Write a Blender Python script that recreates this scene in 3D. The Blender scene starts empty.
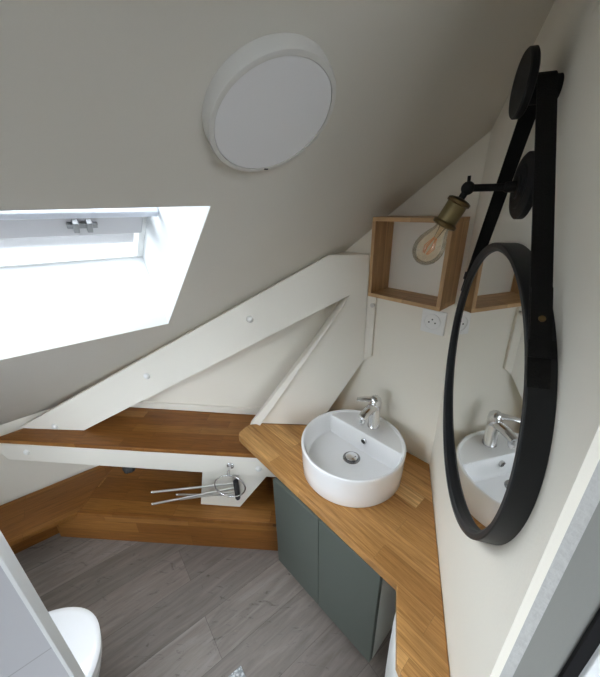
import bpy, bmesh, math, random
from mathutils import Vector, Matrix
random.seed(7)
S = bpy.context.scene
C = S.collection
rad = math.radians
V = Vector
H = 1.66                                    # eye height above the floor (m)

# ------------------------------------------------------------------ camera
cam = bpy.data.cameras.new('camera'); cam_o = bpy.data.objects.new('camera', cam); C.objects.link(cam_o)
PITCH, ROLL, FPX = 23.3, -1.33, 316.0
F = V((0, math.cos(rad(PITCH)), -math.sin(rad(PITCH))))
U0 = V((0, math.sin(rad(PITCH)), math.cos(rad(PITCH)))); X0 = V((1, 0, 0))
CR = X0*math.cos(rad(ROLL)) + U0*math.sin(rad(ROLL)); CU = U0*math.cos(rad(ROLL)) - X0*math.sin(rad(ROLL))
m = Matrix((CR, CU, -F)).transposed().to_4x4(); m.translation = V((0, 0, H))
cam_o.matrix_world = m
cam.sensor_fit = 'HORIZONTAL'; cam.sensor_width = 36; cam.lens = 36*FPX/600; cam.clip_start = 0.02
S.camera = cam_o

# ------------------------------------------------------------------ light and exposure
S.view_settings.view_transform = 'Standard'; S.view_settings.look = 'None'
S.view_settings.gamma = 1; S.view_settings.use_curve_mapping = False
S.view_settings.exposure = 0.74
world = bpy.data.worlds.new('sky'); S.world = world; world.use_nodes = True
wn = world.node_tree; bg = wn.nodes['Background']; bg.inputs['Strength'].default_value = 7.5
w_tc = wn.nodes.new('ShaderNodeTexCoord'); w_sx = wn.nodes.new('ShaderNodeSeparateXYZ'); w_cr = wn.nodes.new('ShaderNodeValToRGB')
wn.links.new(w_tc.outputs['Generated'], w_sx.inputs[0]); wn.links.new(w_sx.outputs['Z'], w_cr.inputs['Fac']); wn.links.new(w_cr.outputs['Color'], bg.inputs['Color'])
w_e = w_cr.color_ramp.elements                                  # dull ground and roofs below the horizon, bright overcast sky above
w_e[0].position = 0.0; w_e[0].color = (.06, .06, .06, 1); w_e[1].position = .06; w_e[1].color = (.89, .955, 1.0, 1)
S.cycles.max_bounces = 14; S.cycles.diffuse_bounces = 9; S.cycles.transparent_max_bounces = 12
S.cycles.caustics_reflective = False; S.cycles.caustics_refractive = False
S.cycles.sample_clamp_indirect = 6.0

def az(a): return V((math.sin(rad(a)), math.cos(rad(a)), 0))
AR, AB = 17.2, -43.25
UR, WR = az(AR), az(AR+90)                  # along the right wall / out of the room through it
UB, NB = az(AB), az(AB+90)                  # along the back wall / out of the room through it
PR = V((0.50339, 0.94899, H))               # a point of the right wall
CO = V((0.511, 0.973, H))                   # corner of right wall and back wall
TS, TU, TN = V((-0.195, 1.253, H)), az(94.9), az(4.9)     # rafter truss plane
FS, FU, FN = V((-0.262, 1.14, H)), az(96), az(6)      # tie beam plane
KC = V((0.511, 0.973, H+0.1605)); GX, GY = 0.4674, -0.5769
NC = V((-GX, -GY, 1)).normalized()          # sloped ceiling normal (up)
E1 = NC.cross(V((0, 0, 1))).normalized(); E2 = NC.cross(E1)
def rw(a, z, d=0): p = PR + UR*a - WR*d; p.z = H+z; return p
def bw(a, z, d=0): p = CO + UB*a - NB*d; p.z = H+z; return p
def tp(x, z, d=0): p = TS + TU*((x-TS.x)/TU.x) + TN*d; p.z = H+z; return p
def fp(x, z, d=0): p = FS + FU*((x-FS.x)/FU.x) + FN*d; p.z = H+z; return p
def cp(a, b, d=0): return KC + E1*a + E2*b + NC*d
def W(x, y, z): return V((x, y, H+z))
def ceil_z(x, y): return KC.z + GX*(x-KC.x) + GY*(y-KC.y)

# ------------------------------------------------------------------ materials
def mat(name, col=(.8, .8, .8), rough=.5, metal=0.0, spec=.5, coat=0.0):
    mm = bpy.data.materials.new(name); mm.use_nodes = True
    b = mm.node_tree.nodes['Principled BSDF']
    b.inputs['Base Color'].default_value = (*col, 1); b.inputs['Roughness'].default_value = rough
    b.inputs['Metallic'].default_value = metal; b.inputs['Specular IOR Level'].default_value = spec
    b.inputs['Coat Weight'].default_value = coat
    return mm
def nd(mm, t, **kw):
    n = mm.node_tree.nodes.new(t)
    for k, v in kw.items():
        if hasattr(n, k): setattr(n, k, v)
        else: n.inputs[k].default_value = v
    return n
def lk(mm, a, b): mm.node_tree.links.new(a, b)
def paint(name, col, rough=.6, bump=.03, scale=180, mottle=.03, spec=.3):
    mm = mat(name, col, rough, spec=spec); b = mm.node_tree.nodes['Principled BSDF']
    tc = nd(mm, 'ShaderNodeTexCoord')
    n = nd(mm, 'ShaderNodeTexNoise', Scale=scale, Detail=3.0); lk(mm, tc.outputs['Object'], n.inputs['Vector'])
    bp = nd(mm, 'ShaderNodeBump', Strength=bump, Distance=.01); lk(mm, n.outputs['Fac'], bp.inputs['Height'])
    lk(mm, bp.outputs['Normal'], b.inputs['Normal'])
    n2 = nd(mm, 'ShaderNodeTexNoise', Scale=3.0, Detail=2.0); lk(mm, tc.outputs['Object'], n2.inputs['Vector'])
    mx = nd(mm, 'ShaderNodeMix', data_type='RGBA')
    mx.inputs['A'].default_value = (*[c*(1-mottle) for c in col], 1); mx.inputs['B'].default_value = (*[min(1, c*(1+mottle)) for c in col], 1)
    lk(mm, n2.outputs['Fac'], mx.inputs['Factor']); lk(mm, mx.outputs['Result'], b.inputs['Base Color'])
    return mm
def staves(name, tones, rot, length, width, gap=.0006, gapcol=.55, grain=.35, rough=.42, spec=.28, bumps=.08, gscale=(7, 130), seed=0.0):
    """wood made of staves / planks running along local x after the rotation"""
    mm = mat(name, (.5, .3, .1), rough, spec=spec); b = mm.node_tree.nodes['Principled BSDF']
    tc = nd(mm, 'ShaderNodeTexCoord'); mp = nd(mm, 'ShaderNodeMapping')
    mp.inputs['Rotation'].default_value = rot; mp.inputs['Location'].default_value = (seed, seed*.37, 0)
    lk(mm, tc.outputs['Object'], mp.inputs['Vector'])
    br = nd(mm, 'ShaderNodeTexBrick', Scale=1.0)
    br.offset = .37; br.offset_frequency = 2; br.squash = 1
    br.inputs['Color1'].default_value = (0, 0, 0, 1); br.inputs['Color2'].default_value = (1, 1, 1, 1)
    br.inputs['Mortar'].default_value = (.5, .5, .5, 1); br.inputs['Mortar Size'].default_value = gap; br.inputs['Mortar Smooth'].default_value = .2
    br.inputs['Bias'].default_value = 0; br.inputs['Brick Width'].default_value = length; br.inputs['Row Height'].default_value = width
    lk(mm, mp.outputs['Vector'], br.inputs['Vector'])
    cr = nd(mm, 'ShaderNodeValToRGB'); e = cr.color_ramp.elements
    while len(e) < len(tones): e.new(.5)
    for i, t in enumerate(tones): e[i].position = i/(len(tones)-1); e[i].color = (*t, 1)
    lk(mm, br.outputs['Color'], cr.inputs['Fac'])
    # grain, stretched along the stave and shifted from stave to stave
    sc = nd(mm, 'ShaderNodeVectorMath', operation='MULTIPLY'); sc.inputs[1].default_value = (gscale[0], gscale[1], gscale[0])
    lk(mm, mp.outputs['Vector'], sc.inputs[0])
    ad = nd(mm, 'ShaderNodeVectorMath', operation='ADD'); lk(mm, sc.outputs['Vector'], ad.inputs[0])
    sh = nd(mm, 'ShaderNodeVectorMath', operation='SCALE'); sh.inputs['Scale'].default_value = 37.0
    lk(mm, br.outputs['Color'], sh.inputs[0]); lk(mm, sh.outputs['Vector'], ad.inputs[1])
    n = nd(mm, 'ShaderNodeTexNoise', Scale=1.0, Detail=6.0, Roughness=.65, Distortion=.6); lk(mm, ad.outputs['Vector'], n.inputs['Vector'])
    gr = nd(mm, 'ShaderNodeValToRGB'); g = gr.color_ramp.elements
    g[0].position = .3; g[0].color = (1-grain, 1-grain*1.1, 1-grain*1.2, 1); g[1].position = .68; g[1].color = (1.12, 1.1, 1.08, 1)
    lk(mm, n.outputs['Fac'], gr.inputs['Fac'])
    mu = nd(mm, 'ShaderNodeMix', data_type='RGBA', blend_type='MULTIPLY'); mu.inputs['Factor'].default_value = 1
    lk(mm, cr.outputs['Color'], mu.inputs['A']); lk(mm, gr.outputs['Color'], mu.inputs['B'])
    g2 = nd(mm, 'ShaderNodeMix', data_type='RGBA', blend_type='MULTIPLY')
    g2.inputs['B'].default_value = (gapcol, gapcol, gapcol, 1)
    lk(mm, br.outputs['Fac'], g2.inputs['Factor']); lk(mm, mu.outputs['Result'], g2.inputs['A'])
    lk(mm, g2.outputs['Result'], b.inputs['Base Color'])
    bp = nd(mm, 'ShaderNodeBump', Strength=bumps, Distance=.003); lk(mm, n.outputs['Fac'], bp.inputs['Height']); lk(mm, bp.outputs['Normal'], b.inputs['Normal'])
    return mm
OAK = [(.33, .155, .045), (.54, .29, .10), (.41, .21, .066), (.63, .36, .135), (.47, .245, .078), (.57, .315, .115), (.82, .55, .26)]
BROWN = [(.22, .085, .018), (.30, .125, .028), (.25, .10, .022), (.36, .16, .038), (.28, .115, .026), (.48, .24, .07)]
GREY = [(.195, .170, .155), (.27, .245, .225), (.225, .20, .18), (.31, .28, .26), (.25, .215, .195)]
M = {}
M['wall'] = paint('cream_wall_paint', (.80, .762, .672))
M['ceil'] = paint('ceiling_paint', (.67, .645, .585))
M['reveal'] = paint('reveal_paint', (.72, .735, .735))
M['beam'] = paint('beam_paint', (.80, .767, .688), .5)
M['rough'] = paint('rough_plaster', (.44, .435, .42), .8, bump=.35, scale=70)
M['jamb'] = paint('grey_jamb_paint', (.22, .22, .205), .6)
M['white'] = mat('white_plastic', (.80, .80, .78), .35)
M['lampwhite'] = mat('lamp_white', (.63, .62, .59), .4)
M['ceramic'] = mat('white_ceramic', (.86, .86, .86), .12, spec=.5, coat=.4)
M['chrome'] = mat('chrome', (.78, .78, .79), .12, 1.0)
M['steel'] = mat('brushed_steel', (.62, .60, .57), .28, 1.0)
M['dark'] = mat('dark_rubber', (.03, .03, .03), .6)
M['black'] = mat('black_metal', (.009, .009, .010), .5, spec=.18)
M['leather'] = paint('black_leather', (.008, .008, .008), .6, bump=.25, scale=350, mottle=.1, spec=.15)
M['green'] = paint('green_grey_lacquer', (.092, .105, .090), .5, bump=.01)
M['carcass'] = mat('pale_carcass', (.60, .61, .58), .5)
M['brass'] = mat('aged_brass', (.27, .215, .11), .38, 1.0)
M['oldbrass'] = mat('dark_brass', (.16, .11, .05), .4, 1.0)
M['oak_top'] = staves('oak_worktop', OAK, (0, 0, rad(48.5)), .52, .062, grain=.5, gscale=(7, 150), seed=.13)
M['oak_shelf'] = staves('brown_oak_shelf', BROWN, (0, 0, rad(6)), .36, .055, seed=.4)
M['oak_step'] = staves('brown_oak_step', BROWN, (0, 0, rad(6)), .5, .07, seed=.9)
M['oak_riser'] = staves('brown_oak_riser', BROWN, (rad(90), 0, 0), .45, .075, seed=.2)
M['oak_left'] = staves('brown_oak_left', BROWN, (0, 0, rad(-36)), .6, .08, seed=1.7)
BOX = [(.54, .34, .17), (.60, .39, .20), (.57, .365, .185)]
M['oak_box'] = staves('light_oak_box', BOX, (0, rad(90), 0), .6, .2, grain=.3, gscale=(6, 90))
M['oak_box_flat'] = staves('light_oak_box_flat', BOX, (0, 0, rad(43)), .6, .2, grain=.3, gscale=(6, 90))
def knots(mm):
    b = mm.node_tree.nodes['Principled BSDF']; old = b.inputs['Base Color'].links[0].from_socket
    tc = nd(mm, 'ShaderNodeTexCoord'); mp = nd(mm, 'ShaderNodeMapping'); mp.inputs['Rotation'].default_value = (0, 0, rad(-36.5)); mp.inputs['Scale'].default_value = (5, 17, 5)
    lk(mm, tc.outputs['Object'], mp.inputs['Vector'])
    n = nd(mm, 'ShaderNodeTexNoise', Scale=1.6, Detail=8.0, Roughness=.75, Distortion=1.2); lk(mm, mp.outputs['Vector'], n.inputs['Vector'])
    cr = nd(mm, 'ShaderNodeValToRGB'); e = cr.color_ramp.elements
    e[0].position = .30; e[0].color = (.42, .40, .38, 1); e[1].position = .42; e[1].color = (1, 1, 1, 1); k = e.new(.62); k.color = (1, .98, .96, 1); k2 = e.new(.74); k2.color = (1.3, 1.27, 1.25, 1)
    lk(mm, n.outputs['Fac'], cr.inputs['Fac'])
    mx = nd(mm, 'ShaderNodeMix', data_type='RGBA', blend_type='MULTIPLY'); mx.inputs['Factor'].default_value = 1
    lk(mm, old, mx.inputs['A']); lk(mm, cr.outputs['Color'], mx.inputs['B']); lk(mm, mx.outputs['Result'], b.inputs['Base Color'])
    return mm
M['floor'] = staves('grey_wood_vinyl', GREY, (0, 0, rad(-36.5)), 1.22, .18, gap=.0009, gapcol=.6, grain=.28, rough=.42, spec=.3, gscale=(4.5, 40), seed=.33); knots(M['floor'])

def glassy(name, tint, glossy=.08, rough=.02):
    mm = bpy.data.materials.new(name); mm.use_nodes = True; nt = mm.node_tree
    nt.nodes.remove(nt.nodes['Principled BSDF'])
    t = nd(mm, 'ShaderNodeBsdfTransparent'); t.inputs['Color'].default_value = (*tint, 1)
    g = nd(mm, 'ShaderNodeBsdfGlossy'); g.inputs['Roughness'].default_value = rough
    fr = nd(mm, 'ShaderNodeLayerWeight', Blend=.25)
    ma = nd(mm, 'ShaderNodeMath', operation='MULTIPLY_ADD'); ma.inputs[1].default_value = .7; ma.inputs[2].default_value = glossy
    lk(mm, fr.outputs['Fresnel'], ma.inputs[0])
    mx = nd(mm, 'ShaderNodeMixShader'); lk(mm, ma.outputs[0], mx.inputs['Fac']); lk(mm, t.outputs[0], mx.inputs[1]); lk(mm, g.outputs[0], mx.inputs[2])
    lk(mm, mx.outputs[0], nt.nodes['Material Output'].inputs['Surface'])
    return mm
M['pane'] = glassy('window_glass', (.97, .98, 1.0), .03)
M['bulb'] = glassy('amber_bulb_glass', (1.0, .94, .82), .08)
M['mirror'] = mat('mirror_silver', (.80, .815, .81), .015, 1.0)
M['filament'] = mat('copper_filament', (.75, .30, .10), .4, .3)
# large white tiles of the partition
def tiles():
    mm = mat('pale_tile', (.62, .62, .64), .3); b = mm.node_tree.nodes['Principled BSDF']
    tc = nd(mm, 'ShaderNodeTexCoord'); mp = nd(mm, 'ShaderNodeMapping'); mp.inputs['Rotation'].default_value = (0, 0, rad(-39))
    lk(mm, tc.outputs['Object'], mp.inputs['Vector'])
    sw = nd(mm, 'ShaderNodeSeparateXYZ'); lk(mm, mp.outputs['Vector'], sw.inputs[0])
    cb = nd(mm, 'ShaderNodeCombineXYZ'); lk(mm, sw.outputs['X'], cb.inputs['X']); lk(mm, sw.outputs['Z'], cb.inputs['Y'])
    br = nd(mm, 'ShaderNodeTexBrick', Scale=1.0); br.offset = 0
    br.inputs['Color1'].default_value = (.50, .50, .525, 1); br.inputs['Color2'].default_value = (.51, .51, .535, 1); br.inputs['Mortar'].default_value = (.36, .36, .37, 1)
    br.inputs['Mortar Size'].default_value = .0015; br.inputs['Brick Width'].default_value = .6; br.inputs['Row Height'].default_value = .30
    lk(mm, cb.outputs[0], br.inputs['Vector']); lk(mm, br.outputs['Color'], b.inputs['Base Color'])
    return mm
M['tile'] = tiles()
def speckle():
    mm = mat('speckled_pile', (.6, .6, .6), .9); b = mm.node_tree.nodes['Principled BSDF']
    tc = nd(mm, 'ShaderNodeTexCoord'); n = nd(mm, 'ShaderNodeTexVoronoi', Scale=120.0); lk(mm, tc.outputs['Object'], n.inputs['Vector'])
    cr = nd(mm, 'ShaderNodeValToRGB'); e = cr.color_ramp.elements
    e[0].position = .25; e[0].color = (.75, .77, .78, 1); e[1].position = .6; e[1].color = (.30, .32, .33, 1)
    lk(mm, n.outputs['Distance'], cr.inputs['Fac']); lk(mm, cr.outputs['Color'], b.inputs['Base Color'])
    return mm
M['speckle'] = speckle()

# ------------------------------------------------------------------ mesh helpers
class MB:
    def __init__(s): s.bm = bmesh.new()
    def face(s, pts):
        return s.bm.faces.new([s.bm.verts.new(p) for p in pts])
    def prism(s, pts, vec):
        a = [s.bm.verts.new(p) for p in pts]; b = [s.bm.verts.new(V(p)+vec) for p in pts]; n = len(a)
        s.bm.faces.new(a); s.bm.faces.new(b[::-1])
        for i in range(n): s.bm.faces.new((a[i], b[i], b[(i+1) % n], a[(i+1) % n]))
        return s
    def box(s, o, a, b, c):
        return s.prism([o, o+a, o+a+b, o+b], c)
    def rings(s, rr, cap0=True, cap1=True, closed=True):
        vs = [[s.bm.verts.new(p) for p in r] for r in rr]; n = len(rr[0])
        for i in range(len(vs)-1):
            for j in range(n if closed else n-1):
                k = (j+1) % n
                s.bm.faces.new((vs[i][j], vs[i][k], vs[i+1][k], vs[i+1][j]))
        if cap0: s.bm.faces.new(vs[0][::-1])
        if cap1: s.bm.faces.new(vs[-1])
        return s
    def lathe(s, prof, o, axis, n=48, cap0=True, cap1=True):
        ax = V(axis).normalized(); a = ax.orthogonal().normalized(); b = ax.cross(a)
        return s.rings([[o+ax*h+(a*math.cos(2*math.pi*j/n)+b*math.sin(2*math.pi*j/n))*r for j in range(n)] for r, h in prof], cap0, cap1)
    def tube(s, path, r, n=12, closed=False):
        path = [V(p) for p in path]; rr = []; L = len(path); up = None
        for i, p in enumerate(path):
            t = (path[(i+1) % L]-path[i-1]) if closed else (path[min(i+1, L-1)]-path[max(i-1, 0)])
            t.normalize()
            if up is None: up = t.orthogonal().normalized()
            up = (up-t*up.dot(t)).normalized(); bb = t.cross(up)
            ri = r[i] if isinstance(r, (list, tuple)) else r
            rr.append([p+(up*math.cos(2*math.pi*j/n)+bb*math.sin(2*math.pi*j/n))*ri for j in range(n)])
        if closed: rr.append(rr[0])
        s.rings(rr, not closed, not closed)
        if closed: bmesh.ops.remove_doubles(s.bm, verts=s.bm.verts, dist=1e-6)
        return s
    def sphere(s, o, r, sc=(1, 1, 1), n=20):
        mm = Matrix.Translation(o) @ Matrix.Diagonal((*[r*k for k in sc], 1))
        bmesh.ops.create_uvsphere(s.bm, u_segments=n, v_segments=n//2+2, radius=1, matrix=mm)
        return s
    def build(s, name, m, parent=None, smooth=False, bevel=0, base=None, seg=2, angle=40):
        bm = s.bm; bmesh.ops.recalc_face_normals(bm, faces=bm.faces)
        me = bpy.data.meshes.new(name)
        if base is None:
            lo = [min(v.co[i] for v in bm.verts) for i in range(3)]; hi = [max(v.co[i] for v in bm.verts) for i in range(3)]
            base = V(((lo[0]+hi[0])/2, (lo[1]+hi[1])/2, lo[2]))
        bmesh.ops.translate(bm, verts=bm.verts, vec=-base)
        bm.to_mesh(me); bm.free()
        o = bpy.data.objects.new(name, me); C.objects.link(o)
        me.materials.append(m)
        if smooth:
            for p in me.polygons: p.use_smooth = True
            me.set_sharp_from_angle(angle=rad(angle))
        if parent is not None:
            o.parent = parent; o.location = base - ORIGIN.get(parent.name, V((0, 0, 0)))
        else: o.location = base
        ORIGIN[o.name] = base
        if bevel:
            bv = o.modifiers.new('edge', 'BEVEL'); bv.width = bevel; bv.segments = seg; bv.limit_method = 'ANGLE'; bv.angle_limit = rad(35)
        return o
ORIGIN = {}
def thing(name, label, cat, loc, group=None):
    o = bpy.data.objects.new(name, None); C.objects.link(o); o.location = loc; o.empty_display_size = .05
    ORIGIN[o.name] = V(loc)
    return tag(o, label, cat, group)
def tag(o, label, cat, group=None):
    o['label'] = label; o['category'] = cat
    if group: o['group'] = group
    return o
def struct(o): o['kind'] = 'structure'; return o
Z = V((0, 0, 1))

# ------------------------------------------------------------------ the room
struct(MB().prism([V((-2.6, -1.6, -.05)), V((1.5, -1.6, -.05)), V((1.5, 2.0, -.05)), V((-2.6, 2.0, -.05))], Z*.05).build('floor', M['floor']))
# plan corners
B_T = .571; BF = CO + UB*B_T                                   # back wall meets far wall
FARU = V((-.74, .102, 0)).normalized()
def on_far(x): p = BF + FARU*((x-BF.x)/FARU.x); return p
EVP, EVU = V((-1.268, 1.475, H)), az(54.2)
def on_eave(x): p = EVP + EVU*((x-EVP.x)/EVU.x); return p
den = FARU.x*EVU.y-FARU.y*EVU.x; dd = EVP-BF
tt = (dd.x*EVU.y-dd.y*EVU.x)/den; EF = BF+FARU*tt              # far wall meets eave wall
EN = az(54.2-90); EL = EVP - EVU*1.9
G = lambda p, z: V((p.x, p.y, z))
TH = .08
WO = WR*.003
struct(MB().prism([G(CO+WO, 0), G(CO+WO-UR*.7668, 0), G(CO+WO-UR*.7668, 2.75), G(CO+WO, 2.15)], WR*.072).build('wall_right', M['wall']))
struct(MB().prism([G(CO-UB*.02, 0), G(BF, 0), G(BF, ceil_z(BF.x, BF.y)+.04), G(CO-UB*.02, ceil_z(CO.x, CO.y)+.06)], NB*TH).build('wall_back', M['wall']))
struct(MB().prism([G(BF, 0), G(EF+FARU*.25, 0), G(EF+FARU*.25, ceil_z(EF.x, EF.y)+.04), G(BF, ceil_z(BF.x, BF.y)+.04)], V((FARU.y, -FARU.x, 0))*(-TH if V((FARU.y, -FARU.x, 0)).y < 0 else TH)).build('wall_far', M['wall']))
def lean(p, z): return G(p, z)+EN*max(0, z-.22)*.22            # the low wall leans out with the roof
EFX = EF+FARU*.25
et = 1.15
ee0, ee1 = EF+EVU*.12, EL-EVU*.1
mb = MB(); mb.prism([G(ee0, 0), G(ee1, 0), G(ee1, .22), G(ee0, .22)], EN*TH); mb.prism([G(ee0, .22), G(ee1, .22), lean(ee1, et), lean(ee0, et)], EN*TH)
struct(mb.build('wall_eave', M['wall']))
# behind the camera: left end wall, rear wall, doorway side
LE = EL + az(144.2)*2.3
ED = EL+EN*.25; LD = LE-ED
def left(f, z): return G(ED+LD*f, z)
def lt(f): return 1.1+1.8*f
mb = MB()
for f0_, f1_, z0_, z1_ in ((0, .38, 0, None), (.95, 1, 0, None), (.38, .95, 0, .75), (.38, .95, 2.15, None)):
    mb.prism([left(f0_, z0_), left(f1_, z0_), left(f1_, z1_ or max(lt(f1_), 2.16)), left(f0_, z1_ or max(lt(f0_), 2.16))], -EVU*TH)
struct(mb.build('wall_left', M['wall']))
mb = MB()  # unseen window, added to throw more light on the right wall
for f0_, f1_, z0_, z1_ in ((.38, .95, .75, .80), (.38, .95, 2.10, 2.15), (.38, .405, .80, 2.10), (.925, .95, .80, 2.10)):
    mb.prism([left(f0_, z0_), left(f1_, z0_), left(f1_, z1_), left(f0_, z1_)], -EVU*.05)
added_win_left = struct(mb.build('added_window_left', M['white']))
MB().prism([left(.405, .80)-EVU*.02, left(.925, .80)-EVU*.02, left(.925, 2.10)-EVU*.02, left(.405, 2.10)-EVU*.02], -EVU*.005).build('pane', M['pane'], added_win_left)
REND = V((1.45, -.55, 0))
def rear(f, z): p = LE.lerp(REND, f); return V((p.x, p.y, z))
rn = V((.25, -.97, 0)).normalized()
def ztop(f): return 2.9+.5*f
mb = MB()
for f0_, f1_, z0_, z1_ in ((0, .58, 0, None), (.86, 1, 0, None), (.58, .86, 0, .70), (.58, .86, 2.20, None)):
    mb.prism([rear(f0_, z0_), rear(f1_, z0_), rear(f1_, z1_ or ztop(f1_)), rear(f0_, z1_ or ztop(f0_))], rn*TH)
struct(mb.build('wall_rear', M['wall']))
mb = MB()  # unseen window behind the camera, added as a light source
for f0_, f1_, z0_, z1_ in ((.58, .86, .70, .75), (.58, .86, 2.15, 2.20), (.58, .60, .75, 2.15), (.84, .86, .75, 2.15), (.71, .73, .75, 2.15)):
    mb.prism([rear(f0_, z0_), rear(f1_, z0_), rear(f1_, z1_), rear(f0_, z1_)], rn*.05)
added_win_rear = struct(mb.build('added_window_rear', M['white']))
mb = MB()
for f0_, f1_ in ((.60, .71), (.73, .84)):
    mb.prism([rear(f0_, .75)+rn*.02, rear(f1_, .75)+rn*.02, rear(f1_, 2.15)+rn*.02, rear(f0_, 2.15)+rn*.02], rn*.005)
mb.build('pane', M['pane'], added_win_rear)
DW = CO-UR*.69+WR*.95
struct(MB().prism([G(REND, 0), G(DW, 0), G(DW, 3.2), G(REND, 3.4)], V((1, .1, 0))*TH).build('wall_passage', M['wall']))
struct(MB().prism([G(CO-UR*.66+WR*.075, 0), G(CO-UR*.66+WR*1.0, 0), G(CO-UR*.66+WR*1.0, 3.2), G(CO-UR*.66+WR*.075, 2.8)], UR*TH).build('wall_doorway', M['jamb']))
# sloped ceiling with the skylight opening
mb = MB(); bm = mb.bm
hole = [(-2.10, .269), (-.705, .274), (-.678, .978), (-2.10, .882)]  # left end widened out of view to let in more light
DEP = .295
ho = [cp(*h) for h in hole]
hx = [cp(*h) for h in ((-2.12, .249), (-.686, .254), (-.658, .999), (-2.12, .902))]
A_ = [cp(-4.0, -2.3), cp(2.4, -2.3), cp(2.4, 2.7), cp(-4.0, 2.7)]
def quad_with_hole(d):
    a = [bm.verts.new(p+NC*d) for p in A_]; h = [bm.verts.new(p+NC*d) for p in (ho if d == 0 else hx)]
    for i in range(4): bm.faces.new((a[i], a[(i+1) % 4], h[(i+1) % 4], h[i]))
    return a, h
a0, h0 = quad_with_hole(0); a1, h1 = quad_with_hole(.06)
for i in range(4): bm.faces.new((a0[i], a1[i], a1[(i+1) % 4], a0[(i+1) % 4]))
for i in range(4): bm.faces.new((h0[i], h0[(i+1) % 4], h1[(i+1) % 4], h1[i]))
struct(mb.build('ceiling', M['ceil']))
# skylight: reveal lining, frame, pane, sash bar, blind rail
mb = MB()
cen = sum(ho, V((0, 0, 0)))/4
for i in range(4):
    p, q = ho[i], ho[(i+1) % 4]; out = (q-p).cross(NC).normalized()
    if out.dot((p+q)/2-cen) < 0: out = -out
    p2, q2 = p-(q-p).normalized()*.02, q+(q-p).normalized()*.02
    mb.prism([p+NC*.002, q+NC*.002, q2+out*.018+NC*.002, p2+out*.018+NC*.002], NC*(DEP+.06))
win = struct(mb.build('window_1', M['reveal']))
def hq(f, g, d):       # point of the opening: f across (0 left .. 1 right), g down (0 top .. 1 bottom)
    t = ho[0].lerp(ho[1], f); b = ho[3].lerp(ho[2], f); return t.lerp(b, g)+NC*d
def hbar(mb, f0, f1, g0, g1, d0, d1):
    mb.prism([hq(f0, g0, d0), hq(f1, g0, d0), hq(f1, g1, d0), hq(f0, g1, d0)], NC*(d1-d0)); return mb
mb = MB()
hbar(mb, 0, 1, 0, .05, DEP, DEP+.04); hbar(mb, 0, 1, .985, 1, DEP, DEP+.04); hbar(mb, 0, .03, .05, .985, DEP, DEP+.04); hbar(mb, .985, 1, .05, .985, DEP, DEP+.04)
mb.build('window_frame', M['white'], win)
sash = hbar(MB(), .0, .985, .565, .705, DEP-.03, DEP+.03).build('sash_bar', mat('sash_grey', (.52, .51, .52), .45), win, bevel=.006)
hbar(MB(), .005, .998, .435, .47, DEP-.085, DEP-.06).build('blind_rail', mat('rail_blue_white', (.74, .78, .86), .3), win, bevel=.004)
mb = MB(); hbar(mb, .03, .985, .705, .985, DEP+.012, DEP+.016); hbar(mb, .03, .985, .05, .565, DEP+.012, DEP+.016); mb.build('pane', M['pane'], win)
mb = MB(); hbar(mb, .838, .892, .60, .625, DEP-.042, DEP-.03); hbar(mb, .848, .858, .58, .645, DEP-.048, DEP-.03); hbar(mb, .872, .882, .58, .645, DEP-.048, DEP-.03)
mb.build('latch', mat('latch_grey', (.25, .25, .25), .4, .6), win, bevel=.002)
# baseboard of the far wall, resting on the shelf
ZS = -1.068
fn = V((FARU.y, -FARU.x, 0)); fn = fn if fn.y < 0 else -fn      # into the room
b0, b1 = BF+FARU*.03, EF-FARU*.03
struct(MB().prism([G(b0, H+ZS+.001), G(b1, H+ZS+.001), G(b1, H+ZS+.042), G(b0, H+ZS+.042)], fn*.012).build('baseboard_far', M['beam'], bevel=.003))
# doorway edge on the right: bead, rough plaster, jamb, seal, door frame
E0 = CO-UR*.7668
def upright(pts, z1, name, m, bev=0):
    return struct(MB().prism([E0+WR*a+UR*b-Z*E0.z for a, b in pts], Z*z1).build(name, m, bevel=bev))
upright([(-.003, .012), (.0, .012), (.009, .0), (.0085, -.0025), (-.003, -.0025)], 2.70, 'trim_1', M['wall'])
upright([(.0085, .0), (.0085, -.002), (.024, -.002), (.024, .0)], 2.70, 'trim_2', M['rough'])
upright([(.024, .0), (.024, -.0012), (.074, -.0012), (.074, .0)], 2.70, 'trim_3', M['jamb'])
upright([(.0725, .0), (.0725, -.006), (.088, -.006), (.088, .0)], 2.70, 'trim_4', M['black'])
upright([(.088, .0), (.088, -.012), (.113, -.012), (.113, .0)], 2.70, 'trim_5', M['reveal'], .002)

# ------------------------------------------------------------------ partition in front of the toilet
PF, PU_, PN = V((-.504, .36, 0)), az(231), az(-38)
part = struct(MB().prism([PF+PU_*.004, PF+PU_*1.0, PF+PU_*1.0-PN*.045, PF+PU_*.004-PN*.045], Z*1.42).build('wall_partition', M['tile']))
struct(MB().prism([PF-PN*-.0015, PF+PU_*.006-PN*-.0015, PF+PU_*.006-PN*.047, PF-PN*.047], Z*1.424).build('trim_6', M['reveal'], bevel=.0015))

# ------------------------------------------------------------------ rafter, brace and post panel (one painted timber truss)
t = thing('roof_truss', 'cream painted rafter and leaning brace joined in a V above the shelf', 'beam', tp(-.6, -.75))
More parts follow.
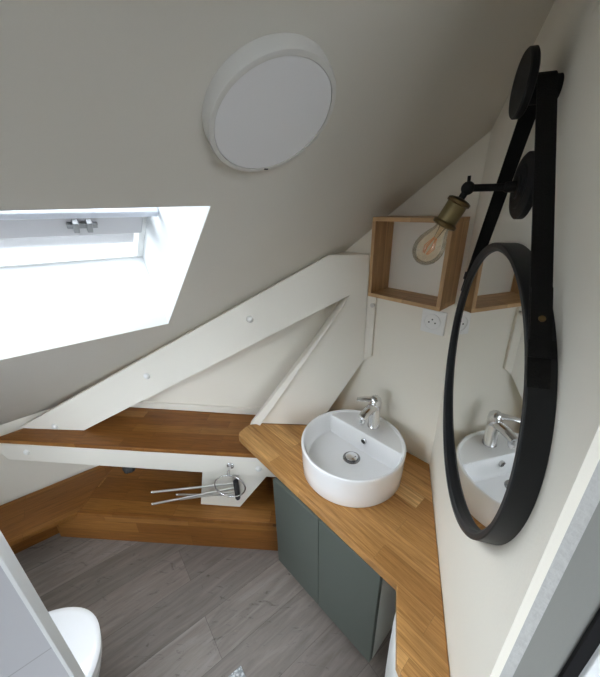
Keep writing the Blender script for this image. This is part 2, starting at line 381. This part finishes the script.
# rafter polygon and brace polygon share the upper panel
MB().prism([tp(-1.500, ZS+.001), tp(.119, -.186), tp(.202, -.342), tp(-1.137, ZS+.001)], TN*.05).build('rafter', M['beam'], t)
MB().prism([tp(.119, -.186), tp(.268, -.186), tp(.272, -.630), tp(.078, -.984), tp(-.205, -.984), tp(.202, -.342)], TN*.10).build('brace', M['beam'], t)
MB().prism([tp(.199, -.341, .004), tp(.176, -.386, -.017), tp(-.195, -.975, -.017), tp(-.214, -1.006, -.017), tp(-.259, -1.008, .004)], TN*.04).build('edge_lath', M['beam'], t)
def bolt(p, n, parent):
    MB().lathe([(.015, 0), (.015, .005), (.011, .010), (.004, .013)], p, n, 16).build('bolt', M['white'], parent, True)
    ORIGIN_ = None
for x, z in ((-.208, -.446), (-.721, -.732), (-1.29, -1.045)): bolt(tp(x, z), -TN, t)
# strip standing where the truss meets the back wall
t2 = thing('edge_strip', 'narrow cream board on the back wall below the oak box', 'board', bw(.315, -.6))
MB().prism([bw(.300, -.60), bw(.338, -.63), bw(.338, -.20), bw(.300, -.20)], -NB*.012).build('strip', M['beam'], t2, bevel=.002)
MB().lathe([(.006, 0), (.006, .006), (.009, .008), (.009, .012)], bw(.306, -.375, .012), -NB, 14).build('hook', M['steel'], t2, True)

# tie beam under the shelf and the foot of the brace below it
t = thing('tie_beam', 'long horizontal cream painted beam under the brown oak shelf', 'beam', fp(-.7, -1.205))
MB().prism([fp(-1.60, -1.09), fp(.06, -1.09), fp(.06, -1.207), fp(-1.53, -1.195)], FN*.06).build('beam', M['beam'], t, bevel=.003)
for x, z in ((-1.40, -1.135), (-.21, -1.155)): bolt(fp(x, z), -FN, t)
tag(MB().prism([fp(-.50, -1.2075, .02), fp(-.17, -1.2075, .02), fp(-.335, -1.449, .02), fp(-.545, -1.449, .02)], FN*.05).build('brace_foot', M['beam']),
    'slanted cream timber foot between the tie beam and the low oak step', 'beam')

# ------------------------------------------------------------------ oak shelf and low step
def plan(pts, z): return [V((x, y, H+z)) for x, y in pts]
sh_b0, sh_b1 = on_far(.085), EF
f0 = fp(-.03, 0, -.004); f1 = fp(-1.49, 0, -.004)
sb = BF+UB*-.01-NB*.002
pts = [(f0.x, f0.y), (.16, 1.20), (sb.x, sb.y), (BF.x-.004, BF.y-.004), ((EF+FARU*.10).x, (EF+FARU*.10).y-.004), (f1.x-.085, f1.y+.015)]
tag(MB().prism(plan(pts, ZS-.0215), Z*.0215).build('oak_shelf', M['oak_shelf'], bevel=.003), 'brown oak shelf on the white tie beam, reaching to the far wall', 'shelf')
t = thing('oak_step', 'low brown oak step on the floor, bent along the left wall', 'step', W(-.75, 1.25, -1.66))
ZT = -1.45
a, b = V((-1.179, 1.16, 0)), V((-.012, 1.062, 0))
l0, l1 = V((-1.179, 1.16, 0)), V((-1.85, .675, 0))
e1_ = on_eave(-1.95); ef = EF
bk = BF-NB*.01
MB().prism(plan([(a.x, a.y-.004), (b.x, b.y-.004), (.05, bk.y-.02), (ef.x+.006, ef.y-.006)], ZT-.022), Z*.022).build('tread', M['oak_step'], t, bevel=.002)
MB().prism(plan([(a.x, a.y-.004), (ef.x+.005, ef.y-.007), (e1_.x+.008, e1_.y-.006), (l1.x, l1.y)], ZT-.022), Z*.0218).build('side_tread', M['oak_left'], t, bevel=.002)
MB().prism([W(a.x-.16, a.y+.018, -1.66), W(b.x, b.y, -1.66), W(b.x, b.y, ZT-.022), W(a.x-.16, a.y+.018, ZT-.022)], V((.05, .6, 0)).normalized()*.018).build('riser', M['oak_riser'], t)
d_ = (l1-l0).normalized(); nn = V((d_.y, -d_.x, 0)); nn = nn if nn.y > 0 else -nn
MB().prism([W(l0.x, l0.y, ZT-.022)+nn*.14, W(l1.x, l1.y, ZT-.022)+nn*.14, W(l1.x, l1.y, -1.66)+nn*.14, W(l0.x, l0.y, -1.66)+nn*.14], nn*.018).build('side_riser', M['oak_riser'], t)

# ------------------------------------------------------------------ worktop
ZC = -.985
c0 = CO-UB*.0-NB*.001+WR*.0022; cr_ = CO-UR*.725+WR*.0022
k1 = CO+UB*.47-NB*.003
top = [(-.279, 1.144), (-.2935, 1.164), (-.2945, 1.190), (-.274, 1.226), (-.252, 1.248), (-.206, 1.251), (.070, 1.2275), (.088, 1.238), (k1.x, k1.y), (c0.x, c0.y), (cr_.x, cr_.y), (.234, .262), (.206, .372), (.254, .535)]
tag(MB().prism(plan(top, ZC-.03), Z*.03).build('oak_worktop', M['oak_top'], bevel=.003), 'golden oak stave worktop carrying the round white basin', 'worktop')

# ------------------------------------------------------------------ vanity cabinet
p1, p2 = V((-.1228, .944, 0)), V((.2218, .579, 0))
cu = (p2-p1).normalized(); cn = V((-cu.y, cu.x, 0)); cw = (p2-p1).length
zb, zt = -1.527, ZC-.0305
t = thing('vanity_cabinet', 'small dark green two door cabinet hung under the oak worktop', 'cabinet', W(.05, .75, zb)+cn*.12)
def cb(a, d, z): return G(p1+cu*a+cn*d, H+z)
mb = MB(); D0, D1, T = .020, .215, .016
for a0_, a1_ in ((0, T), (cw-T, cw)): mb.prism([cb(a0_, D0, zb), cb(a1_, D0, zb), cb(a1_, D1, zb), cb(a0_, D1, zb)], Z*(zt-zb))
mb.prism([cb(T, D0, zb), cb(cw-T, D0, zb), cb(cw-T, D1, zb), cb(T, D1, zb)], Z*T)
mb.prism([cb(T, D1-T, zb+T), cb(cw-T, D1-T, zb+T), cb(cw-T, D1, zb+T), cb(T, D1, zb+T)], Z*(zt-zb-T))
mb.build('carcass', M['carcass'], t)
hw = cw/2
for a0_, a1_ in ((0, hw-.0012), (hw+.0012, cw)):
    MB().prism([cb(a0_, 0, zb+.001), cb(a1_, 0, zb+.001), cb(a1_, .0185, zb+.001), cb(a0_, .0185, zb+.001)], Z*(zt-zb-.006)).build('door', M['green'], t, bevel=.0015)

# white rounded bin beside the cabinet
bc = V((.343, .43, 0))-WR*.061
def oval(cx, z, sa, sb_, n=40, e=2.6):
    out = []
    for j in range(n):
        th = 2*math.pi*j/n; c_, s_ = math.cos(th), math.sin(th)
        out.append(G(cx+WR*(sa*abs(c_)**(2/e)*(1 if c_ > 0 else -1))+UR*(sb_*abs(s_)**(2/e)*(1 if s_ > 0 else -1)), z))
    return out
t = thing('bin', 'white curved bin under the right end of the oak worktop', 'bin', G(bc, 0))
MB().rings([oval(bc, z, sa, sb_) for z, sa, sb_ in ((0.0, .042, .095), (.02, .048, .10), (.30, .054, .112), (.44, .055, .115), (.52, .054, .112))]).build('body', M['white'], t, True)
MB().rings([oval(bc, z, sa, sb_) for z, sa, sb_ in ((.521, .055, .114), (.55, .054, .113), (.585, .044, .10), (.60, .026, .07))]).build('lid', M['white'], t, True)

# ------------------------------------------------------------------ basin
bcn = W(.1953, .9716, 0); zr = -.853; HB = -zr+ZC
t = thing('basin', 'round white ceramic countertop basin on the oak worktop', 'basin', G(bcn, H+ZC))
R_ = .2
CHS, LED = .069, -.006
def bowl(x, y):       # height below the rim; x along the wall, y towards the wall
    r = math.hypot(x, y); wallz = 0
    def edge(k, dep, w):
        u = min(max((k)/w, 0), 1); u = u*u*(3-2*u); return -dep*u
    inner = .1925-r
    if y > CHS: return edge(inner, .006, .006)
    lim = edge(inner, .082+.010*max(0, 1-r/.19), .022)
    led = -.006-edge(CHS-y, .0, .01)
    st = min((CHS-y)/.012, 1); st = st*st*(3-2*st)
    return max(lim, -.006-(.078+.010*max(0, 1-r/.19))*st) if inner > 0.004 else lim
mb = MB(); bm = mb.bm
prof = [(.178, 0), (.186, .002), (.1905, .008), (.196, .05), (.1993, .105), (.2, -zr+ZC-.004), (.1988, -zr+ZC-.001), (.1965, -zr+ZC)]
HBW = ZC*-1+zr       # negative
hb = zr-ZC
prof = [(.190, .0005), (.1945, .002), (.1965, .006), (.1975, .05), (.1995, hb-.02), (.2, hb-.005), (.1990, hb-.0015), (.1968, hb)]
NR, NA = 84, 200
base = G(bcn, H+ZC)
rings_ = []
for r, h in prof: rings_.append([base+(UB*math.cos(2*math.pi*j/NA)+NB*math.sin(2*math.pi*j/NA))*r+Z*h for j in range(NA)])
for i in range(1, NR+1):
    r = .1955*(1-i/NR)**.85 if i < NR else .0005
    row = []
    for j in range(NA):
        x, y = r*math.cos(2*math.pi*j/NA), r*math.sin(2*math.pi*j/NA)
        row.append(base+UB*x+NB*y+Z*(hb+bowl(x, y)))
    rings_.append(row)
mb.rings(rings_).build('bowl', M['ceramic'], t, True, angle=60)
zf = H+zr-.094
dr = MB().lathe([(.0345, -.002), (.0345, .0045), (.031, .0062), (.0285, .005)], G(bcn, zf), Z, 40).build('drain', mat('chrome_dark_reflection', (.30, .30, .31), .2, 1.0), t, True)  # chrome ring darkened, its dark edge reflections put into the colour
MB().lathe([(.0245, .004), (.0245, .011), (.020, .014), (.010, .0165), (.001, .017)], G(bcn, zf), Z, 40).build('drain_plug', M['chrome'], dr, True)
oc = base+NB*(CHS-.006)+UB*-.012+Z*(hb-.036)
ov = MB().lathe([(.0115, -.006), (.0125, .006), (.0095, .0075), (.0085, .004)], oc, -NB, 28, True, True).build('overflow', M['chrome'], t, True)
MB().lathe([(.0082, .0035), (.0080, .0050)], oc, -NB, 24).build('hole', M['dark'], ov)
# mixer tap standing on the basin's ledge
fb = W(.2885, 1.053, zr-.006)+NB*.011
sd = V((-.74, -.66, 0)).normalized()
t = thing('basin_mixer_tap', 'chrome single lever mixer tap on the basin ledge', 'tap', fb)
MB().lathe([(.0255, .0), (.0255, .003), (.0230, .006), (.0220, .088), (.0212, .091)], fb, Z, 36).build('body', M['chrome'], t, True)
MB().lathe([(.0222, .0915), (.0245, .095), (.0250, .118), (.0225, .132), (.015, .141), (.002, .144)], fb, Z, 36).build('cartridge_cap', M['chrome'], t, True)
mb = MB(); rr = []
for i in range(9):
    u = i/8; c_ = fb+sd*(.006+.082*u)+Z*(.101-.017*u+.004*math.sin(u*3.1)); wd = .0215-.004*u; hh = .0185-.005*u
    up = (Z+sd*.35).normalized(); sid = sd.cross(Z)
    rr.append([c_+sid*(wd*math.cos(a_))+up*(hh*math.sin(a_)) for a_ in [2*math.pi*j/20 for j in range(20)]])
sp = mb.rings(rr).build('spout', M['chrome'], t, True)
st_ = fb+sd*.078+Z*.077
MB().lathe([(.0115, 0), (.0115, .018), (.010, .020), (.010, .024)], st_, (-Z+sd*.25), 24).build('aerator', M['chrome'], sp, True)
ld = (UB*.80-NB*.60).normalized()
mb = MB(); rr = []
for i in range(8):
    u = i/7; c_ = fb+ld*(.004+.070*u)+Z*(.128+.006*u-.010*u*u); wd = .016-.005*u; hh = .0105-.004*u; sid = ld.cross(Z)
    rr.append([c_+sid*(wd*math.cos(a_))+Z*(hh*math.sin(a_)) for a_ in [2*math.pi*j/16 for j in range(16)]])
mb.rings(rr).build('lever', M['chrome'], t, True)

# ------------------------------------------------------------------ socket outlet
so = bw(.068, -.388)
t = thing('socket_outlet', 'white square socket outlet below the oak box shelf', 'socket', so)
MB().prism([bw(.026, -.430), bw(.110, -.430), bw(.110, -.346), bw(.026, -.346)], -NB*.009).build('plate', M['white'], t, bevel=.003)
sc_ = bw(.070, -.388, .0095)
w_ = MB().lathe([(.0285, -.0008), (.0285, .0016), (.0275, .0022), (.0265, .0022), (.0258, .0006)], sc_, -NB, 40).build('round_well', M['white'], t, True)
for da, dz, r in ((-.0095, -.002, .0028), (.0095, -.002, .0028), (0, .009, .0026)):
    MB().lathe([(r, 0), (r, .0012)], sc_-UB*da*1.15+Z*dz-NB*.0, -NB, 14).build('pin_hole', M['dark'], w_)

# ------------------------------------------------------------------ oak box shelf on the back wall
BA0, BA1, BZ0, BZ1, BD, BT = .0095, .2690, -.311, -.0485, .112, .0125
t = thing('box_shelf', 'open square light oak box shelf hung on the back wall', 'shelf', bw(.136, BZ0))
def bx(a0_, a1_, z0, z1, name, m): return MB().prism([bw(a0_, z0, .001), bw(a1_, z0, .001), bw(a1_, z1, .001), bw(a0_, z1, .001)], -NB*BD).build(name, m, t, bevel=.001)
bx(BA0, BA1, BZ0, BZ0+BT, 'bottom_board', M['oak_box_flat']); bx(BA0, BA1, BZ1-BT, BZ1, 'top_board', M['oak_box_flat'])
bx(BA0, BA0+BT, BZ0+BT, BZ1-BT, 'side_board', M['oak_box']); bx(BA1-BT, BA1, BZ0+BT, BZ1-BT, 'side_board', M['oak_box'])

# ------------------------------------------------------------------ round mirror on its strap, and the peg it hangs from
MA, MZ, MR, MD = -.400, -.362, .2875, .030
def mc(a, r, d): return rw(MA+r*math.sin(a), MZ+r*math.cos(a), d)
t = thing('round_mirror', 'large round mirror in a black frame on a black leather strap', 'mirror', rw(MA, MZ-MR, .012))
N = 128; ang = [2*math.pi*i/N for i in range(N)]
prof = [(MR-.012, -.002), (MR, -.0028), (MR, MD-.0015), (MR-.0015, MD), (MR-.0085, MD), (MR-.0105, MD-.002), (MR-.0150, MD-.005), (MR-.0150, -.002)]
mb = MB(); mb.rings([[mc(a_, r, d) for a_ in ang] for r, d in prof], False, False)
bmesh.ops.remove_doubles(mb.bm, verts=mb.bm.verts, dist=1e-6)
mb.build('frame', mat('charcoal_frame', (.017, .018, .020), .45, spec=.25), t, True, angle=30)
MB().rings([[mc(a_, r, d+(.008*r*math.sin(a_)+.012*r*math.cos(a_))*k_) for a_ in ang] for r, d, k_ in ((MR-.0154, .002, 0), (MR-.0152, MD-.012, 1))]).build('glass', M['mirror'], t)
PA, PZ, PRR = -.393, .147, .018
def strap_side(sgn):
    dx, dz = MA-PA, MZ-PZ; L = math.hypot(dx, dz)
    # outer common tangent between the peg and the frame
    R1, R2 = PRR+.002, MR+.002
    base_a = math.atan2(dx, dz); be = math.acos((R1-R2)/L)
    an = base_a + sgn*be
    n_ = (math.sin(an), math.cos(an))
    pts_ = []
    a_top = [0 if False else k for k in ()]
    # from the top of the peg round to the tangent, down to the frame, along the frame for a while
    top_an = math.atan2(-dx, -dz)
    def wrap(x): return (x+math.pi) % (2*math.pi)-math.pi
    dlt = wrap(an-top_an)
    for i in range(9): pts_.append((PA+R1*math.sin(top_an+dlt*i/8), PZ+R1*math.cos(top_an+dlt*i/8)))
    for i in range(1, 8):
        u = i/8; pts_.append((PA+R1*n_[0]+(MA+R2*n_[0]-PA-R1*n_[0])*u, PZ+R1*n_[1]+(MZ+R2*n_[1]-PZ-R1*n_[1])*u))
    ta = math.atan2(n_[0], n_[1]); s2 = 1 if wrap(ta-top_an) > 0 else -1
    for i in range(4): pts_.append((MA+R2*math.sin(ta+s2*.05*i/3), MZ+R2*math.cos(ta+s2*.05*i/3)))
    return pts_, ta, s2
def ribbon(pts_, d0, d1, th):
    mb = MB(); rr = []
    for i, (a_, z_) in enumerate(pts_):
        a2, z2 = pts_[min(i+1, len(pts_)-1)]; a1_, z1_ = pts_[max(i-1, 0)]
        ta, tz = a2-a1_, z2-z1_; L = math.hypot(ta, tz); na, nz = tz/L*th/2, -ta/L*th/2
        rr.append([rw(a_+na, z_+nz, d0), rw(a_+na, z_+nz, d1), rw(a_-na, z_-nz, d1), rw(a_-na, z_-nz, d0)])
    return mb.rings(rr)
for sgn in (1, -1):
    pts_, ta, s2 = strap_side(sgn)
    o = ribbon(pts_, .006, MD+.001, .0028).build('strap', M['leather'], t, True, angle=50)
    # leather tab with its rivet, and the keeper loop below
    e_ = (MA+(MR+.002)*math.sin(ta), MZ+(MR+.002)*math.cos(ta)); nx, nz = math.sin(ta), math.cos(ta); tx, tz = nz*s2, -nx*s2
    def on(k, h): return (e_[0]+tx*k+nx*h, e_[1]+tz*k+nz*h)
    ribbon([on(-.115+.085*i/7, .0028) for i in range(8)], .0065, MD+.0005, .0026).build('tab', M['leather'], o, True, angle=50)
    MB().lathe([(.0042, 0), (.0042, .001), (.0025, .002)], rw(*on(-.073, .0040), .018), UR*nx+Z*nz, 16).build('rivet', M['oldbrass'], o, True)
    ribbon([on(-.045+.022*i/4, .0055) for i in range(5)], .004, MD+.003, .0035).build('keeper', M['leather'], o, True, angle=50)
t = thing('wall_peg', 'black round wall peg holding the mirror strap', 'peg', rw(PA, PZ, 0))
MB().lathe([(PRR, -.003), (PRR, .036)], rw(PA, PZ, 0), -WR, 32).build('stem', M['black'], t, True)
MB().lathe([(.041, .036), (.044, .038), (.044, .046), (.042, .048)], rw(PA+.004, PZ+.010, 0), -WR, 48).build('knob_disc', M['black'], t, True)

# ------------------------------------------------------------------ wall lamp
LA, LZ = -.366, .017
lb = rw(LA, LZ)
t = thing('wall_lamp', 'black wall lamp with brass holder and bare filament bulb', 'lamp', lb)
MB().lathe([(.053, -.003), (.053, .007), (.050, .0095), (.036, .0105), (.034, .0125), (.020, .0135), (.018, .016), (.0095, .017), (.009, .030), (.0065, .034)], lb, -WR, 48).build('wall_plate', M['black'], t, True)
je = lb-WR*.091
arm = MB().tube([lb-WR*.026, je], .0062, 16).build('arm', M['black'], t, True)
MB().sphere(je, .0115).build('joint', M['black'], arm, True)
MB().tube([je+Z*.004, je+Z*.020+WR*-.001], .003, 8).build('wing_screw', M['black'], arm, True)
ax = (-WR*.44-Z*.90+UR*.03).normalized()
MB().tube([je, je+ax*.020], .006, 14).build('neck', M['black'], t, True)
hs = je+ax*.018
hol = MB().lathe([(.006, 0), (.016, .002), (.0205, .006), (.0205, .009), (.018, .011), (.0185, .014), (.0185, .044), (.021, .046), (.0215, .052), (.018, .055), (.0165, .055), (.0165, .05)], hs, ax, 40).build('lamp_holder', M['brass'], t, True)
MB().lathe([(.0212, .046), (.0228, .047), (.0228, .0525), (.0212, .0535)], hs, ax, 40, False, False).build('ring', M['oldbrass'], hol, True)
MB().lathe([(.0165, .002), (.0215, .005), (.0215, .010), (.0185, .012)], hs, ax, 40, False, False).build('collar', M['oldbrass'], hol, True)
bu = MB().lathe([(.0125, .048), (.013, .056), (.0155, .064), (.022, .075), (.0275, .087), (.0295, .099), (.0285, .110), (.0245, .120), (.017, .128), (.008, .1325), (.001, .1335)], hs, ax, 40, False, True).build('bulb', M['bulb'], t, True, angle=80)
MB().lathe([(.008, .052), (.0055, .062), (.0035, .078), (.0025, .082)], hs, ax, 16).build('glass_stem', M['bulb'], bu, True)
o_ = ax.orthogonal().normalized(); q_ = ax.cross(o_); mb = MB()
for k in range(6):
    a_ = k*math.pi/3; d1 = o_*math.cos(a_)+q_*math.sin(a_)
    mb.tube([hs+ax*.078+d1*.003, hs+ax*.098+d1*.010, hs+ax*.112+d1*.005], .0008, 6)
mb.build('filament', M['filament'], bu, True)

# ------------------------------------------------------------------ ceiling lamp
lc = V((-.038, .577, H+.1325))
lc = lc + NC*((KC-lc).dot(NC)) + E2*.003
t = thing('ceiling_lamp', 'round flat white ceiling lamp on the slope', 'lamp', lc)
MB().lathe([(.1035, .0005), (.1030, .019), (.1015, .0225), (.099, .0235), (.0945, .0235), (.0945, .0205)], lc, -NC, 96, True, False).build('housing', M['lampwhite'], t, True, angle=35)
MB().lathe([(.0942, .0205), (.0935, .0225), (.087, .0232), (.04, .0240), (.001, .0243)], lc, -NC, 96).build('diffuser', mat('opal_diffuser', (.76, .76, .77), .35), t, True)
MB().box(lc-NC*.0235+E2*.0915+E1*.026, E1*.008, E2*.0022, -NC*.0008).build('clip', M['dark'], t)

# ------------------------------------------------------------------ chrome towel arms and ring under the tie beam
hp = fp(-.335, -1.33, .0195)
t = thing('towel_rack', 'chrome swivel towel rack with four arms under the tie beam', 'towel rack', hp)
MB().prism([fp(-.352, -1.345, .0195), fp(-.318, -1.345, .0195), fp(-.318, -1.222, .0195), fp(-.352, -1.222, .0195)], -FN*.006).build('wall_plate', M['steel'], t, bevel=.002)
hin = fp(-.326, -1.282, -.012)
MB().tube([hin-Z*.060, hin+Z*.050], .013, 16).build('hinge_post', M['dark'], t, True)
for z_, dv in ((.036, V((-.405, -.02, -.024))), (.008, V((-.395, -.055, -.034))), (-.018, V((-.28, -.02, -.022))), (-.042, V((-.31, .02, -.012)))):
    s_ = hin+Z*z_; ee = s_+dv
    arm = MB().tube([s_, s_.lerp(ee, .5), ee], .0054, 12).build('arm', M['steel'], t, True)
    MB().sphere(ee, .0066, n=12).build('end_cap', M['chrome'], arm, True)
MB().sphere(hin-Z*.064, .011, n=14).build('foot_knob', M['dark'], t, True)
rb = fp(-.345, -1.145, 0)
t = thing('towel_ring', 'chrome towel ring hanging from the tie beam before the rack', 'towel ring', rb)
MB().lathe([(.017, 0), (.017, .006), (.013, .009)], rb, -FN, 24).build('rosette', M['chrome'], t, True)
MB().tube([rb-FN*.006, rb-FN*.036, rb-FN*.042-Z*.018], .007, 14).build('bracket', M['chrome'], t, True)
rc = rb-FN*.043-Z*.088
MB().tube([rc+(FU*math.cos(a_)*.074+Z*math.sin(a_)*.068) for a_ in [2*math.pi*i/48 for i in range(48)]], .0036, 10, True).build('ring', M['chrome'], t, True)
vp_ = W(-.905, 1.252, -1.250)
t = thing('stop_valve', 'dark grey stop valve hanging under the tie beam', 'valve', vp_)
MB().lathe([(.014, -.028), (.022, -.017), (.027, 0), (.022, .017), (.014, .028)], vp_, FU, 20).build('body', M['dark'], t, True)
MB().tube([vp_, vp_+Z*.03], .008, 12).build('stem', M['steel'], t, True)
MB().lathe([(.004, .016), (.013, .018), (.013, .026), (.004, .028)], vp_, -FN, 16).build('handwheel', M['dark'], t, True)

# ------------------------------------------------------------------ toilet behind the partition
tb, ts = V((-.819, -.574, 0)), V((-.574, .819, 0)); tip = V((-.648, .552, 0))
def dee(back, half, z, ins=0, n=44, cut=.44, e=2.3):
    out = []; Lh = .27
    for j in range(n):
        th = -math.pi/2+math.pi*j/(n-1); c_, s_ = math.cos(th), math.sin(th)
        a_ = Lh-(Lh-ins)*abs(c_)**(2/e); b_ = (half)*abs(s_)**(2/e)*(1 if s_ > 0 else -1)
        out.append(G(tip+tb*a_+ts*b_, z))
    out.append(G(tip+tb*cut+ts*half*.93, z)); out.append(G(tip+tb*cut-ts*half*.93, z))
    return out
t = thing('toilet', 'white toilet with closed lid behind the pale partition', 'toilet', G(tip+tb*.24, 0))
MB().rings([dee(0, h_, z, i_, cut=c_) for z, h_, i_, c_ in ((.0, .115, .10, .42), (.05, .11, .11, .42), (.18, .125, .09, .43), (.30, .16, .035, .44), (.37, .176, .012, .45), (.395, .177, .010, .45))]).build('bowl', M['ceramic'], t, True)
MB().rings([dee(0, h_, z, i_) for z, h_, i_ in ((.396, .178, .008), (.399, .181, .004), (.412, .181, .004), (.415, .179, .007))]).build('seat', M['ceramic'], t, True)
MB().rings([dee(0, h_, z, i_) for z, h_, i_ in ((.4155, .180, .005), (.418, .184, .001), (.432, .185, .0), (.438, .180, .005), (.441, .168, .018), (.4425, .12, .07))]).build('lid', M['ceramic'], t, True)
c1 = tip+tb*.46
MB().prism([G(c1-ts*.17, .0), G(c1+ts*.17, .0), G(c1+ts*.17+tb*.15, .0), G(c1-ts*.17+tb*.15, .0)], Z*.78).build('cistern', M['ceramic'], t, bevel=.015, seg=3)

# small pale speckled mat, only its corner in view
mo = V((-.261, .631, 0)); m1 = az(234); m2 = az(128)
tag(MB().prism([G(mo, .0), G(mo+m1*.30, .0), G(mo+m1*.30+az(144)*.42, .0), G(mo+az(144)*.42, .0)], Z*.006).build('floor_mat', M['speckle'], bevel=.002), 'pale speckled mat lying on the grey wood floor', 'mat')
